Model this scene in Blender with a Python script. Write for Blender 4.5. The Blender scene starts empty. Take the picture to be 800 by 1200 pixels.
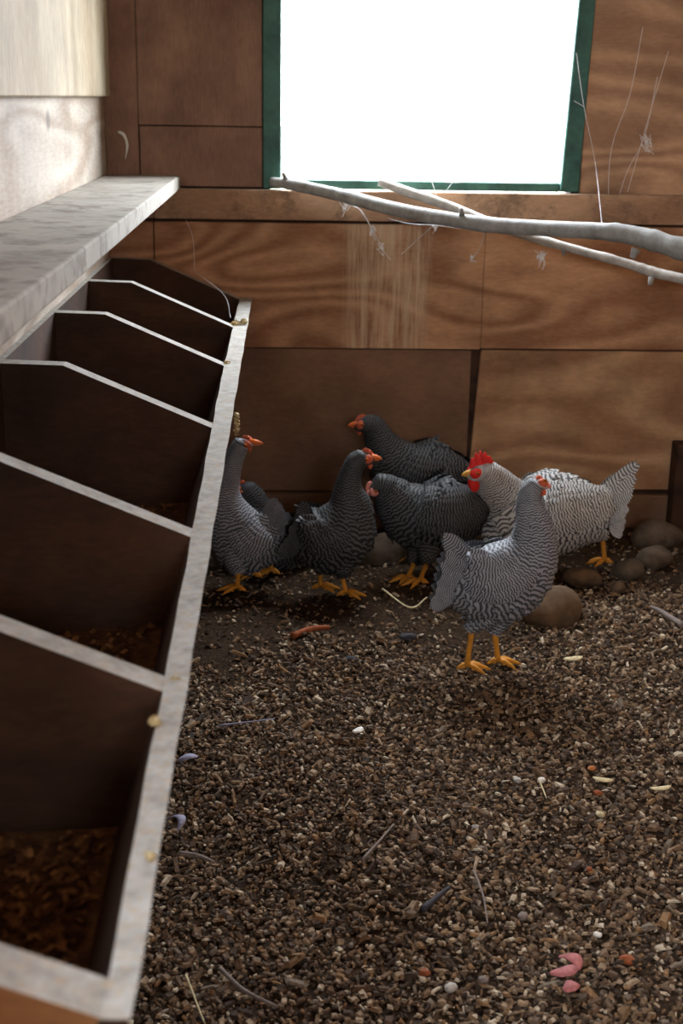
import bpy, math, random
import numpy as np
from mathutils import Vector, Matrix
random.seed(7); rng = np.random.default_rng(7)
SC = bpy.context.scene
COL = SC.collection

# ------------------------------------------------------------------ camera
F = 1559.0; CX, CY = 400.0, 600.0; H = 1.25
def _d(px, py):
    v = np.array([px - CX, -(py - CY), -F]); return v / np.linalg.norm(v)
_Y = _d(335, 112); _Z = -_d(316, 5580); _Z = _Z - _Y * (_Y @ _Z); _Z /= np.linalg.norm(_Z); _X = np.cross(_Y, _Z)
RM = np.array([_X, _Y, _Z])
CAM = np.array([0, 0, H])
def ray(px, py): return RM @ _d(px, py)
def FL(px, py, z=0.0):
    r = ray(px, py); return CAM + r * ((z - H) / r[2])
def PL(px, py, Y):
    r = ray(px, py); return CAM + r * (Y / r[1])
cd = bpy.data.cameras.new('camera'); cam = bpy.data.objects.new('camera', cd); COL.objects.link(cam)
cd.sensor_fit = 'VERTICAL'; cd.sensor_height = 36; cd.lens = F / 1200 * 36; cd.clip_start = 0.02
M4 = Matrix([list(RM[0]) + [0], list(RM[1]) + [0], list(RM[2]) + [H], [0, 0, 0, 1]])
cam.matrix_world = M4
cd.dof.use_dof = True; cd.dof.focus_distance = 2.6; cd.dof.aperture_fstop = 6.3
SC.camera = cam

# ------------------------------------------------------------------ light
SC.view_settings.view_transform = 'Standard'; SC.view_settings.look = 'None'
SC.view_settings.gamma = 1.0; SC.view_settings.use_curve_mapping = False
SC.view_settings.exposure = 0.85
w = bpy.data.worlds.new('overcast_sky'); SC.world = w; w.use_nodes = True
bg = w.node_tree.nodes['Background']; bg.inputs[0].default_value = (0.86, 0.92, 1.0, 1); bg.inputs[1].default_value = 20.0
def area(name, loc, direction, sx, sy, power=0, color=(1, 1, 1), portal=False):
    l = bpy.data.lights.new(name, 'AREA'); l.shape = 'RECTANGLE'; l.size = sx; l.size_y = sy
    l.energy = power; l.color = color
    if portal: l.cycles.is_portal = True
    o = bpy.data.objects.new(name, l); COL.objects.link(o); o.location = loc
    o.rotation_euler = Vector(direction).to_track_quat('-Z', 'Y').to_euler()
    return o
XR = 1.55; XL = -0.505; YB = 3.9; YF = -1.3; ZC = 2.3
WX0, WX1, WZ0, WZ1 = -0.045, 0.82, 1.0, 2.0
area('back_window_daylight', (0.39, YB + 0.10, 1.5), (0, -1, 0), 0.86, 1.0, portal=True)
# outside the frame: a second window in the left wall and an opening added behind the photographer for fill light
area('left_window_daylight', (XL - 0.10, 0.0, 1.68), (1, 0, 0), 0.6, 1.1, portal=True)
area('added_front_fill', (0.5, YF - 0.10, 1.55), (0, 1, 0), 0.5, 0.4, portal=True)

# ------------------------------------------------------------------ helpers
def tag(o, label=None, cat=None, group=None, kind=None):
    if label: o['label'] = label
    if cat: o['category'] = cat
    if group: o['group'] = group
    if kind: o['kind'] = kind
    return o
def empty(name, loc, label, cat, group=None):
    o = bpy.data.objects.new(name, None); COL.objects.link(o); o.location = loc; o.empty_display_size = 0.05
    return tag(o, label, cat, group)
class MB:
    def __init__(s): s.v = []; s.f = []; s.uv = []; s.m = []; s.n = 0; s.hasuv = False
    def add(s, verts, faces, uvs=None, mat=0):
        b = s.n
        s.v.extend([tuple(map(float, p)) for p in verts]); s.n += len(verts)
        for fc in faces: s.f.append([i + b for i in fc]); s.m.append(mat)
        if uvs is None: s.uv.extend([(0, 0)] * len(verts))
        else: s.uv.extend(uvs); s.hasuv = True
    def box(s, x0, x1, y0, y1, z0, z1, mat=0, topmat=None):
        v = [(x0,y0,z0),(x1,y0,z0),(x1,y1,z0),(x0,y1,z0),(x0,y0,z1),(x1,y0,z1),(x1,y1,z1),(x0,y1,z1)]
        s.add(v, [(0,3,2,1),(0,1,5,4),(1,2,6,5),(2,3,7,6),(3,0,4,7)], mat=mat)
        b = s.n - 8; s.f.append([b+4,b+5,b+6,b+7]); s.m.append(mat if topmat is None else topmat)
    def tube(s, pts, rad, seg=10, mat=0, cap=True, bump=0.0):
        P = [np.array(p, float) for p in pts]; n = len(P)
        if not hasattr(rad, '__len__'): rad = [rad] * n
        up = np.array([0.13, 0.07, 1.0]); rings = []; vs = []; fs = []
        a = None
        for i in range(n):
            t = P[min(i+1, n-1)] - P[max(i-1, 0)]; t /= (np.linalg.norm(t) + 1e-9)
            if a is None:
                a = np.cross(t, up); 
                if np.linalg.norm(a) < 0.1: a = np.cross(t, [1, 0, 0])
            a = a - t * (a @ t); a /= np.linalg.norm(a); b = np.cross(t, a)
            for j in range(seg):
                th = 2*math.pi*j/seg; r = rad[i] * (1 + bump * rng.uniform(-1, 1))
                vs.append(P[i] + (a*math.cos(th) + b*math.sin(th)) * r)
        for i in range(n-1):
            for j in range(seg):
                k = (j+1) % seg; fs.append((i*seg+j, i*seg+k, (i+1)*seg+k, (i+1)*seg+j))
        if cap:
            fs.append(tuple(range(seg))[::-1]); fs.append(tuple((n-1)*seg+j for j in range(seg)))
        s.add(vs, fs, mat=mat)
    def ball(s, c, r, axes=None, seg=16, rings=10, mat=0, noise=0.0):
        c = np.array(c, float); r = np.array(r if hasattr(r, '__len__') else (r,)*3, float)
        A = np.eye(3) if axes is None else np.array(axes, float)
        vs = [c + A.T @ (r*np.array([0,0,1]))]; ph = rng.uniform(0, 6, 6)
        for i in range(1, rings):
            t = math.pi*i/rings
            for j in range(seg):
                p = 2*math.pi*j/seg
                n = np.array([math.sin(t)*math.cos(p), math.sin(t)*math.sin(p), math.cos(t)])
                k = 1 + noise*(math.sin(2.3*n[0]*2+ph[0])*math.sin(2.1*n[1]*2+ph[1]) + 0.5*math.sin(5*n[2]+3*n[0]+ph[2]) + .4*math.sin(7*n[1]+ph[3]))
                vs.append(c + A.T @ (r*n*k))
        vs.append(c - A.T @ (r*np.array([0,0,1])))
        fs = [(0, 1+j, 1+(j+1) % seg) for j in range(seg)]
        for i in range(rings-2):
            for j in range(seg):
                a = 1+i*seg+j; b = 1+i*seg+(j+1) % seg
                fs.append((a, a+seg, b+seg, b))
        L = len(vs)-1; o = 1+(rings-2)*seg
        fs += [(o+(j+1) % seg, o+j, L) for j in range(seg)]
        s.add(vs, fs, mat=mat)
    def build(s, name, mats, parent=None, smooth=False, origin=None):
        me = bpy.data.meshes.new(name)
        if origin is None and parent is not None: origin = parent_origin(parent)
        if origin is not None:
            vv = (np.array(s.v) - np.array(origin)).tolist()
        else: vv = s.v
        me.from_pydata(vv, [], s.f)
        if not isinstance(mats, (list, tuple)): mats = [mats]
        for m in mats: me.materials.append(m)
        me.polygons.foreach_set('material_index', s.m)
        if s.hasuv:
            ul = me.uv_layers.new(name='UVMap'); li = np.empty(len(me.loops), np.int32)
            me.loops.foreach_get('vertex_index', li)
            ul.data.foreach_set('uv', np.array(s.uv, np.float32)[li].ravel())
        me.polygons.foreach_set('use_smooth', [bool(smooth)] * len(me.polygons))
        me.validate(); me.update()
        o = bpy.data.objects.new(name, me); COL.objects.link(o)
        if parent is not None: o.parent = parent
        elif origin is not None: o.location = tuple(origin)
        return o
def parent_origin(p):
    v = np.zeros(3)
    while p is not None: v += np.array(p.location); p = p.parent
    return v
def bevel(o, wdt=0.003, seg=2):
    m = o.modifiers.new('bevel', 'BEVEL'); m.width = wdt; m.segments = seg; m.limit_method = 'ANGLE'; return o
def struct(o, label=None): return tag(o, label, kind='structure')
def catmull(P, n):
    P = np.array(P, float); m = len(P); Q = np.vstack([2*P[0]-P[1], P, 2*P[-1]-P[-2]]); out = []
    for k in range(n):
        t = k/(n-1)*(m-1); i = min(int(t), m-2); u = t-i
        a, b, c, d = Q[i], Q[i+1], Q[i+2], Q[i+3]
        out.append(0.5*((2*b)+(-a+c)*u+(2*a-5*b+4*c-d)*u*u+(-a+3*b-3*c+d)*u**3))
    return np.array(out)

# ------------------------------------------------------------------ materials
def srgb(r, g, b):
    f = lambda c: (c/255/12.92) if c/255 <= 0.04045 else ((c/255+0.055)/1.055)**2.4
    return (f(r), f(g), f(b), 1)
class NT:
    def __init__(s, name, rough=0.85):
        s.mat = bpy.data.materials.new(name); s.mat.use_nodes = True; s.t = s.mat.node_tree
        s.b = s.t.nodes['Principled BSDF']; s.b.inputs['Roughness'].default_value = rough
        s.b.inputs['Specular IOR Level'].default_value = 0.25
    def n(s, typ, **kw):
        nd = s.t.nodes.new(typ)
        for k, v in kw.items():
            if k.startswith('i_'):
                key = k[2:].replace('_', ' '); 
                nd.inputs[int(key) if key.isdigit() else key].default_value = v
            else: setattr(nd, k, v)
        return nd
    def l(s, a, b): s.t.links.new(a, b)
    def coord(s, scale=(1,1,1), loc=(0,0,0), rot=(0,0,0), out='Object'):
        tc = s.n('ShaderNodeTexCoord'); mp = s.n('ShaderNodeMapping')
        mp.inputs['Scale'].default_value = scale; mp.inputs['Location'].default_value = loc; mp.inputs['Rotation'].default_value = rot
        s.l(tc.outputs[out], mp.inputs[0]); return mp.outputs[0]
    def noise(s, vec, scale, detail=4, rough=0.6, dist=0):
        nd = s.n('ShaderNodeTexNoise'); s.l(vec, nd.inputs['Vector'])
        nd.inputs['Scale'].default_value = scale; nd.inputs['Detail'].default_value = detail
        nd.inputs['Roughness'].default_value = rough; nd.inputs['Distortion'].default_value = dist
        return nd.outputs[0]
    def math(s, op, a, b=None, c=None):
        nd = s.n('ShaderNodeMath', operation=op)
        for i, x in enumerate((a, b, c)):
            if x is None: continue
            if isinstance(x, (int, float)): nd.inputs[i].default_value = x
            else: s.l(x, nd.inputs[i])
        return nd.outputs[0]
    def ramp(s, fac, stops):
        nd = s.n('ShaderNodeValToRGB'); s.l(fac, nd.inputs[0]); e = nd.color_ramp.elements
        while len(e) < len(stops): e.new(0.5)
        for i, (p, c) in enumerate(stops):
            e[i].position = p; e[i].color = c if hasattr(c, '__len__') else (c, c, c, 1)
        return nd.outputs[0]
    def mix(s, fac, a, b, mode='MIX'):
        nd = s.n('ShaderNodeMix', data_type='RGBA', blend_type=mode)
        for i, x in ((0, fac), (6, a), (7, b)):
            if isinstance(x, (int, float)): nd.inputs[i].default_value = x
            elif isinstance(x, tuple): nd.inputs[i].default_value = x
            else: s.l(x, nd.inputs[i])
        return nd.outputs[2]
    def color(s, c):
        if isinstance(c, tuple): s.b.inputs['Base Color'].default_value = c
        else: s.l(c, s.b.inputs['Base Color'])
    def bump(s, h, strength=0.3, dist=0.002):
        nd = s.n('ShaderNodeBump'); nd.inputs['Strength'].default_value = strength; nd.inputs['Distance'].default_value = dist
        s.l(h, nd.inputs['Height']); s.l(nd.outputs[0], s.b.inputs['Normal'])

def plywood(name, light, dark, grain='x', rings=9, seed=0, stain=0.5, stain_col=None, streaks=None, gscale=1.0, contrast=1.0):
    m = NT(name, 0.75)
    ax = {'x': (1.3, 3, 4.6), 'z': (5.5, 3, 0.9), 'y': (5, 0.9, 5.5)}[grain]
    ax = tuple(a*gscale for a in ax)
    v = m.coord(ax, (seed*3.1, seed*1.7, seed*2.3))
    big = m.noise(v, 1.0, 1.5, 0.4, 0.4)
    band = m.math('MULTIPLY', big, rings*6.28)
    sn = m.math('MULTIPLY_ADD', m.math('SINE', band), 0.5, 0.5)
    fine = m.noise(m.coord(tuple(a*9 for a in ax), (seed, 0, 0)), 3.0, 5, 0.7)
    f = m.math('ADD', m.math('MULTIPLY', sn, 0.46*contrast), m.math('MULTIPLY', fine, 0.75))
    col = m.ramp(f, [(0.22, light), (0.52, tuple((a+b)/2 for a, b in zip(light, dark))), (0.86, dark)])
    st = m.ramp(m.noise(m.coord((2, 2, 2), (seed, seed, 0)), 1.6, 6, 0.65), [(0.38, 1.0), (0.68, 1.0-stain)])
    col = m.mix(1.0, col, st, 'MULTIPLY')
    vo = m.n('ShaderNodeTexVoronoi'); m.l(m.coord((ax[0]*.9, 3, ax[2]*.7), (seed*1.3, 0, seed)), vo.inputs['Vector']); vo.inputs['Scale'].default_value = 1.0
    kn = m.ramp(vo.outputs['Distance'], [(0.05, 0.35), (0.11, 1.0)]); col = m.mix(0.8, col, kn, 'MULTIPLY')
    if stain_col:
        sf = m.ramp(m.noise(m.coord((6, 6, 6), (seed*2, 1, 0)), 1.3, 8, 0.75), [(0.50, 0.0), (0.66, 0.8)])
        col = m.mix(sf, col, stain_col)
    if streaks:   # pale weathered streaks running down the sheet between two x positions
        x0, x1, sc = streaks
        tc = m.n('ShaderNodeTexCoord'); sx = m.n('ShaderNodeSeparateXYZ'); m.l(tc.outputs['Object'], sx.inputs[0])
        mask = m.n('ShaderNodeMapRange'); m.l(sx.outputs[0], mask.inputs[0])
        mask.inputs[1].default_value = x0; mask.inputs[2].default_value = (x0+x1)/2
        mask2 = m.n('ShaderNodeMapRange'); m.l(sx.outputs[0], mask2.inputs[0])
        mask2.inputs[1].default_value = x1; mask2.inputs[2].default_value = (x0+x1)/2
        mk = m.math('MULTIPLY', m.math('MINIMUM', mask.outputs[0], mask2.outputs[0]), 3.5)
        mk = m.math('MINIMUM', mk, 1.0)
        sn2 = m.ramp(m.noise(m.coord((60, 3, 3.2), (0, 0, 5)), 1.2, 7, 0.75), [(0.40, 0.0), (0.62, 1.0)])
        fac = m.math('MINIMUM', m.math('MULTIPLY', m.math('MULTIPLY', mk, sn2), 0.8), 0.75)
        col = m.mix(fac, col, sc)
    m.color(col); m.bump(f, 0.25, 0.0015)
    return m.mat
def mottled(name, c1, c2, scale=20, rough=0.9, detail=6, bump=0.3, lo=0.4, hi=0.62, c3=None):
    m = NT(name, rough); v = m.coord(); n = m.noise(v, scale, detail, 0.7)
    col = m.ramp(n, [(lo, c1), (hi, c2)])
    if c3:
        f = m.ramp(m.noise(v, scale*3.1, 5, 0.7), [(0.5, 0.0), (0.64, 0.85)]); col = m.mix(f, col, c3)
    m.color(col); m.bump(n, bump, 0.003); return m.mat
def island(name, cols, rough=0.9, sub=0.0):
    m = NT(name, rough); g = m.n('ShaderNodeNewGeometry')
    st = [(i/len(cols), c) for i, c in enumerate(cols)]
    r = m.ramp(g.outputs['Random Per Island'], st); r.node.color_ramp.interpolation = 'CONSTANT'
    n = m.ramp(m.noise(m.coord(), 160, 3, 0.6), [(0.3, 0.6), (0.7, 1.15)])
    m.color(m.mix(1.0, r, n, 'MULTIPLY')); return m.mat
def plain(name, c, rough=0.6, v=0.12, scale=60):
    m = NT(name, rough); n = m.noise(m.coord(), scale, 3, 0.6)
    m.color(m.ramp(n, [(0.3, tuple(x*(1-v) for x in c[:3])+(1,)), (0.7, tuple(min(1, x*(1+v)) for x in c[:3])+(1,))])); return m.mat

MT = {}
MT['sheath'] = plywood('dark_sheathing', srgb(92, 62, 42), srgb(52, 34, 24), 'x', 6, 1)
MT['pl_dark'] = plywood('stained_board', srgb(162, 126, 106), srgb(116, 88, 74), 'z', 3, 2, 0.45, contrast=0.4)
MT['pl_mid'] = plywood('brown_plywood', srgb(208, 162, 122), srgb(156, 110, 78), 'x', 9, 3, 0.35, None, (0.16, 0.43, srgb(206, 184, 152)))
MT['pl_low'] = plywood('orange_plywood', srgb(210, 170, 128), srgb(164, 122, 88), 'x', 5, 5, 0.45)
MT['pl_lowdark'] = plywood('hardboard', srgb(146, 112, 86), srgb(110, 82, 62), 'x', 2, 6, 0.4, contrast=0.3)
MT['pl_right'] = plywood('window_side_plywood', srgb(208, 170, 134), srgb(164, 126, 98), 'x', 8, 7, 0.35)
MT['ledge'] = plywood('ledge_timber', srgb(204, 166, 132), srgb(156, 120, 92), 'x', 3, 8, 0.3, srgb(88, 72, 60))
MT['dust_top'] = mottled('dusty_timber_top', srgb(196, 178, 160), srgb(140, 118, 98), 22, 0.95)
MT['pl_left'] = plywood('pale_plywood', srgb(206, 192, 166), srgb(150, 130, 102), 'z', 3, 9, 0.3, contrast=0.6)
MT['pl_left2'] = plywood('grey_plywood', srgb(208, 198, 184), srgb(160, 140, 120), 'y', 5, 10, 0.3, contrast=0.8)
MT['shelf'] = mottled('whitewashed_board', srgb(186, 182, 172), srgb(146, 140, 130), 5, 0.9, 9, 0.2, 0.35, 0.75, srgb(128, 120, 108))
MT['edge'] = mottled('chalky_edge', srgb(182, 181, 176), srgb(146, 142, 134), 40, 0.95, 7, 0.5, 0.4, 0.66, srgb(178, 160, 134))
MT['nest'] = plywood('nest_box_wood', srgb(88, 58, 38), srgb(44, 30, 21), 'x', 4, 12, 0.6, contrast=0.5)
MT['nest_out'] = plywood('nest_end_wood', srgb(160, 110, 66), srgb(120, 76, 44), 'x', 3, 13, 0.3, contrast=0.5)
MT['green'] = mottled('green_paint', srgb(66, 108, 96), srgb(46, 82, 74), 14, 0.5, 6, 0.2, 0.4, 0.65, None)
MT['bark'] = mottled('smooth_grey_bark', srgb(168, 168, 164), srgb(120, 118, 112), 26, 0.6, 7, 0.3, 0.35, 0.7)
MT['bark2'] = mottled('pale_bark', srgb(200, 196, 188), srgb(146, 138, 128), 30, 0.65, 7, 0.3, 0.35, 0.7)
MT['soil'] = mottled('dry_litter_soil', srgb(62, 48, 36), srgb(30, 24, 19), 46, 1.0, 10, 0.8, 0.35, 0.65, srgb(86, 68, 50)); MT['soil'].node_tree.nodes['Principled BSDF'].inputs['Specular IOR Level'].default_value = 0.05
MT['chips'] = island('litter_chips', [srgb(*c) for c in ((128,106,82),(92,72,54),(156,132,104),(74,58,46),(138,112,86),(110,92,74),(172,150,122),(102,80,60),(130,116,100),(144,112,78),(68,56,46),(122,98,72),(94,78,64),(112,88,66),(84,70,56),(204,188,162))])
MT['bedding'] = island('nest_shavings', [srgb(*c) for c in ((120,84,50),(90,60,34),(150,108,66),(70,46,28),(110,76,44))])
MT['soil_bed'] = mottled('shaving_heap', srgb(110, 78, 48), srgb(72, 50, 32), 60, 1.0, 8, 0.6)
MT['straw'] = island('straw', [srgb(*c) for c in ((206,182,130),(180,150,98),(220,204,160),(190,168,120))])
MT['rock'] = mottled('brown_stone', srgb(118, 96, 72), srgb(84, 68, 52), 16, 0.9, 7, 0.4)
MT['rock2'] = mottled('grey_brown_stone', srgb(104, 90, 74), srgb(70, 58, 46), 18, 0.9, 7, 0.4)
MT['legskin'] = plain('yellow_leg_scales', srgb(206, 142, 50), 0.5)
MT['beak'] = plain('horn_beak', srgb(216, 168, 80), 0.4)
MT['beak_orange'] = plain('orange_beak', srgb(226, 118, 60), 0.4)
MT['beak_pink'] = plain('pink_beak', srgb(222, 140, 124), 0.4)
MT['red'] = plain('red_comb_skin', srgb(214, 40, 34), 0.5)
MT['pinkskin'] = plain('pullet_face_skin', srgb(190, 92, 62), 0.55)
MT['orangestone'] = plain('orange_stone', srgb(190, 124, 70), 0.8)
MT['eye'] = plain('amber_eye', srgb(190, 100, 30), 0.2)
MT['pupil'] = plain('pupil', (0.005, 0.005, 0.005, 1), 0.1)
MT['web'] = plain('dusty_cobweb', srgb(225, 225, 225), 0.8)
MT['featherg'] = plain('slate_feather', srgb(150, 150, 172), 0.7)
MT['featherw'] = plain('white_feather', srgb(230, 226, 216), 0.7)
MT['pinkleaf'] = plain('pink_scrap', srgb(186, 118, 116), 0.8, 0.25, 90)
MT['darkbit'] = plain('dark_scrap', srgb(64, 62, 66), 0.8)
MT['redwood'] = plain('reddish_wood', srgb(150, 84, 50), 0.8, 0.25, 90)
MT['twig'] = plain('grey_twig', srgb(132, 120, 112), 0.85, 0.2, 90)
MT['concrete'] = mottled('outside_ground', srgb(120, 116, 100), srgb(90, 92, 70), 3)
def barred(name, lightc, darkc, bars=4.0, duty=0.5):
    m = NT(name, 0.75); tc = m.n('ShaderNodeTexCoord'); s = m.n('ShaderNodeSeparateXYZ'); m.l(tc.outputs['UV'], s.inputs[0])
    u2 = m.math('POWER', m.math('ABSOLUTE', m.math('SUBTRACT', s.outputs[0], 0.5)), 2.0)
    ph = m.math('ADD', m.math('MULTIPLY', s.outputs[1], bars), m.math('MULTIPLY', u2, -1.6))
    n = m.noise(m.coord(), 40, 2, 0.5)
    ph = m.math('ADD', ph, m.math('MULTIPLY', n, 0.5))
    sn = m.math('MULTIPLY_ADD', m.math('SINE', m.math('MULTIPLY', ph, 6.2832)), 0.5, 0.5)
    sn = m.math('MULTIPLY_ADD', m.math('SUBTRACT', m.noise(m.coord(loc=(3, 1, 0)), 55, 4, 0.7), 0.5), 0.9, sn)
    c = m.ramp(sn, [(duty-0.26, darkc), (duty+0.26, lightc)])
    m.color(c); m.b.inputs['Specular IOR Level'].default_value = 0.3; m.b.inputs['Roughness'].default_value = 0.62
    return m.mat
MT['barL'] = barred('barred_light', srgb(206, 206, 202), srgb(78, 78, 80), 4.6, 0.42)
MT['barG'] = barred('barred_grey', srgb(150, 153, 158), srgb(62, 65, 70), 5.0, 0.48)
MT['barD'] = barred('barred_dark', srgb(84, 86, 87), srgb(21, 22, 24), 4.4, 0.56)
MT['skinL'] = plain('under_down_light', srgb(120, 120, 118), 0.9)
MT['skinG'] = plain('under_down_grey', srgb(96, 98, 102), 0.9)
MT['skinD'] = plain('under_down_dark', srgb(44, 46, 48), 0.9)
MT['hoodL'] = mottled('fine_neck_light', srgb(190, 190, 184), srgb(128, 126, 120), 150, 0.85)

# ------------------------------------------------------------------ room shell
def panel(name, mat, x0, x1, z0, z1, y1, th, parent, top=None):
    b = MB(); b.box(x0, x1, y1-th, y1, z0, z1, 0, 1 if top else 0)
    o = b.build(name, [mat, top] if top else mat, parent); bevel(o, 0.002, 1); return o
fl = MB()
NX, NY = 150, 260
xs = np.linspace(XL-0.02, XR+0.02, NX); ys = np.linspace(YF-0.02, YB+0.02, NY)
def floor_z(x, y):
    return 0.006*math.sin(7*x+2*math.sin(3*y)) + 0.006*math.sin(9*y+1.5*math.sin(5*x)) + 0.004*math.sin(23*x+1)*math.sin(19*y) - 0.008
fv = [(x, y, floor_z(x, y) + rng.uniform(-0.002, 0.002)) for y in ys for x in xs]
ff = [(j*NX+i, j*NX+i+1, (j+1)*NX+i+1, (j+1)*NX+i) for j in range(NY-1) for i in range(NX-1)]
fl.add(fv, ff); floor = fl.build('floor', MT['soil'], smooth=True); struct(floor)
g = MB(); g.box(-20, 20, YB+0.3, 60, -0.3, -0.02); struct(g.build('ground', MT['concrete']))
# back wall: sheathing with the window opening, boards nailed on it
bw = MB(); Y0 = YB
bw.box(XL-0.05, WX0, Y0, Y0+0.09, -0.1, ZC); bw.box(WX1, XR+0.05, Y0, Y0+0.09, -0.1, ZC)
bw.box(WX0, WX1, Y0, Y0+0.09, -0.1, WZ0-0.02); bw.box(WX0, WX1, Y0, Y0+0.09, WZ1, ZC)
wall_back = bw.build('wall_back', MT['sheath']); struct(wall_back)
pb = MT
panel('board', MT['pl_dark'], XL, -0.412, 1.0, ZC, YB, 0.010, wall_back)
panel('board', MT['pl_dark'], -0.409, -0.066, 1.0, 1.163, YB, 0.012, wall_back)
panel('board', MT['pl_dark'], -0.411, -0.066, 1.166, ZC, YB, 0.012, wall_back)
panel('board', MT['pl_right'], 0.842, XR, 0.985, ZC, YB, 0.014, wall_back)
b = MB(); b.box(-0.37, XR, YB-0.045, YB, 0.912, 0.995, 0, 1)
o = b.build('sill_rail', [MT['ledge'], MT['dust_top']], wall_back); bevel(o, 0.004, 2)
b = MB(); b.box(XL, -0.372, YB-0.030, YB, 0.912, 0.985, 0, 1); bevel(b.build('sill_rail', [MT['ledge'], MT['dust_top']], wall_back), .003, 1)
panel('plywood_panel', MT['pl_mid'], -0.375, 0.5765, 0.541, 0.902, YB, 0.0145, wall_back)
panel('plywood_panel', MT['pl_mid'], XL, -0.378, 0.50, 0.902, YB, 0.012, wall_back)
panel('plywood_panel', MT['pl_mid'], 0.577, XR, 0.544, 0.903, YB, 0.015, wall_back)
b = MB(); y1, y0 = YB, YB-0.018
v = [(0.556,y0,0.112),(XR,y0,0.112),(XR,y0,0.538),(0.580,y0,0.540)]; v += [(p[0],y1,p[2]) for p in v]
b.add(v, [(0,1,2,3),(7,6,5,4),(0,4,5,1),(1,5,6,2),(2,6,7,3),(3,7,4,0)])
bevel(b.build('plywood_panel', MT['pl_low'], wall_back), 0.002, 1)
panel('hardboard_sheet', MT['pl_lowdark'], XL, 0.553, 0.10, 0.537, YB, 0.004, wall_back)
panel('bottom_board', MT['pl_lowdark'], XL, XR, -0.02, 0.096, YB, 0.03, wall_back)
b = MB(); b.box(1.175, 1.235, YB-0.085, YB-0.019, -0.02, 0.27); bevel(b.build('corner_block', MT['sheath'], wall_back), 0.004, 2)
# scratches in the plywood knots
# left wall
lw = MB(); lw.box(XL-0.08, XL, YF, -0.55, -0.1, ZC); lw.box(XL-0.08, XL, 0.55, YB, -0.1, ZC); lw.box(XL-0.08, XL, -0.55, 0.55, -0.1, 1.40); lw.box(XL-0.08, XL, -0.55, 0.55, 1.96, ZC); wl = lw.build('wall_left', MT['pl_left2']); struct(wl)
b = MB(); b.box(XL, XL+0.018, 1.66, YB-0.0125, 1.24, ZC-0.0); bevel(b.build('plywood_panel', MT['pl_left'], wl), 0.003, 1)
rw = MB(); rw.box(XR, XR+0.08, YF, YB, -0.1, ZC); struct(rw.build('wall_right', MT['pl_right']))
fw = MB(); fw.box(XL, 0.25, YF-0.08, YF, -0.1, ZC); fw.box(0.75, XR, YF-0.08, YF, -0.1, ZC); fw.box(0.25, 0.75, YF-0.08, YF, -0.1, 1.36); fw.box(0.25, 0.75, YF-0.08, YF, 1.74, ZC); struct(fw.build('wall_front', MT['pl_right']))  # opening in this wall is added to let fill light in
c = MB(); c.box(XL-0.08, XR+0.08, YF-0.08, YB+0.09, ZC, ZC+0.06); struct(c.build('ceiling', MT['pl_dark']))
# window
win = MB(); yf0, yf1 = YB-0.02, YB+0.075
win_o = bpy.data.objects.new('window_1', None); COL.objects.link(win_o); win_o.location = (0.39, YB, 1.0); struct(win_o)
def wbox(name, *a):
    b = MB(); b.box(*a); o = b.build(name, MT['green'], win_o); bevel(o, 0.003, 1); return o
wbox('window_jamb', -0.064, -0.013, YB-0.02, YB+0.075, 0.997, WZ1+0.03)
b = MB(); v = [(0.784,yf0,0.999),(0.838,yf0,0.999),(0.862,yf0,2.03),(0.822,yf0,2.03)]; v += [(p[0],yf1,p[2]) for p in v]
b.add(v, [(0,1,2,3),(7,6,5,4),(0,4,5,1),(1,5,6,2),(2,6,7,3),(3,7,4,0)]); bevel(b.build('window_jamb', MT['green'], win_o), 0.003, 1)
wbox('window_sill', -0.0125, 0.7835, YB-0.012, YB+0.075, 0.998, 1.023)
wbox('window_head', -0.0125, 0.8155, YB-0.02, YB+0.075, 1.99, 2.03)

# ------------------------------------------------------------------ shelf
b = MB(); SY0 = 0.2; SZ = 1.03
b.box(XL+0.001, -0.298, SY0, YB-0.016, SZ-0.038, SZ)
sh = b.build('wall_shelf', MT['shelf'], origin=(-0.4, 2, SZ-0.038)); bevel(sh, 0.004, 2)
tag(sh, 'long whitewashed plank shelf on the left wall above the nest boxes', 'shelf')

# ------------------------------------------------------------------ nest boxes
NB = empty('nest_box', (-0.3, 2.3, 0.45), 'bank of six open nest boxes with sloping dividers under the plank shelf', 'nest box')
RX0, RX1 = -0.131, -0.096; RZ = 0.688; NYN, NYF = 0.716, YB-0.017
SL = 0.20  # outward lean of the front board per metre of height
BZ = 0.45
fx = RX1
b = MB()
nseg = 60
topv = []
def fb(y, j):  # cross-section of the leaning front board
    wob = 0.0005*math.sin(17*y)+0.0006*math.sin(31*y+j)
    lean = (RZ-BZ)*0.32; RX0 = -0.116-0.016*min(1, (y-0.7)/2)
    return [(RX0-lean, y, BZ), (RX1-lean, y, BZ), (RX1+wob, y, RZ+wob*0.6), (RX0+wob, y, RZ+wob*0.4)][j]
vs = []; fs = []; ms = []
for i in range(nseg+1):
    y = NYN + (NYF-NYN)*i/nseg
    for j in range(4): vs.append(fb(y, j))
for i in range(nseg):
    for j in range(4):
        k = (j+1) % 4; b2 = i*4
        fs.append((b2+j, b2+4+j, b2+4+k, b2+k)); ms.append(1 if j == 2 else 0)
fs += [(0, 1, 2, 3), tuple(nseg*4+q for q in (3, 2, 1, 0))]; ms += [0, 0]
b.add(vs, fs); b.m = ms
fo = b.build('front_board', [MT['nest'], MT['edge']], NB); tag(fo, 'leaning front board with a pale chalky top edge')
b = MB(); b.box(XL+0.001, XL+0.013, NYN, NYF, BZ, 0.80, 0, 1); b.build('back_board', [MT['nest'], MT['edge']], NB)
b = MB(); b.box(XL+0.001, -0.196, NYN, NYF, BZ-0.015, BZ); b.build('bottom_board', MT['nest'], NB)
DIV = [0.718, 1.205, 1.685, 2.295, 2.86, 3.365, NYF-0.036]
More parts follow.
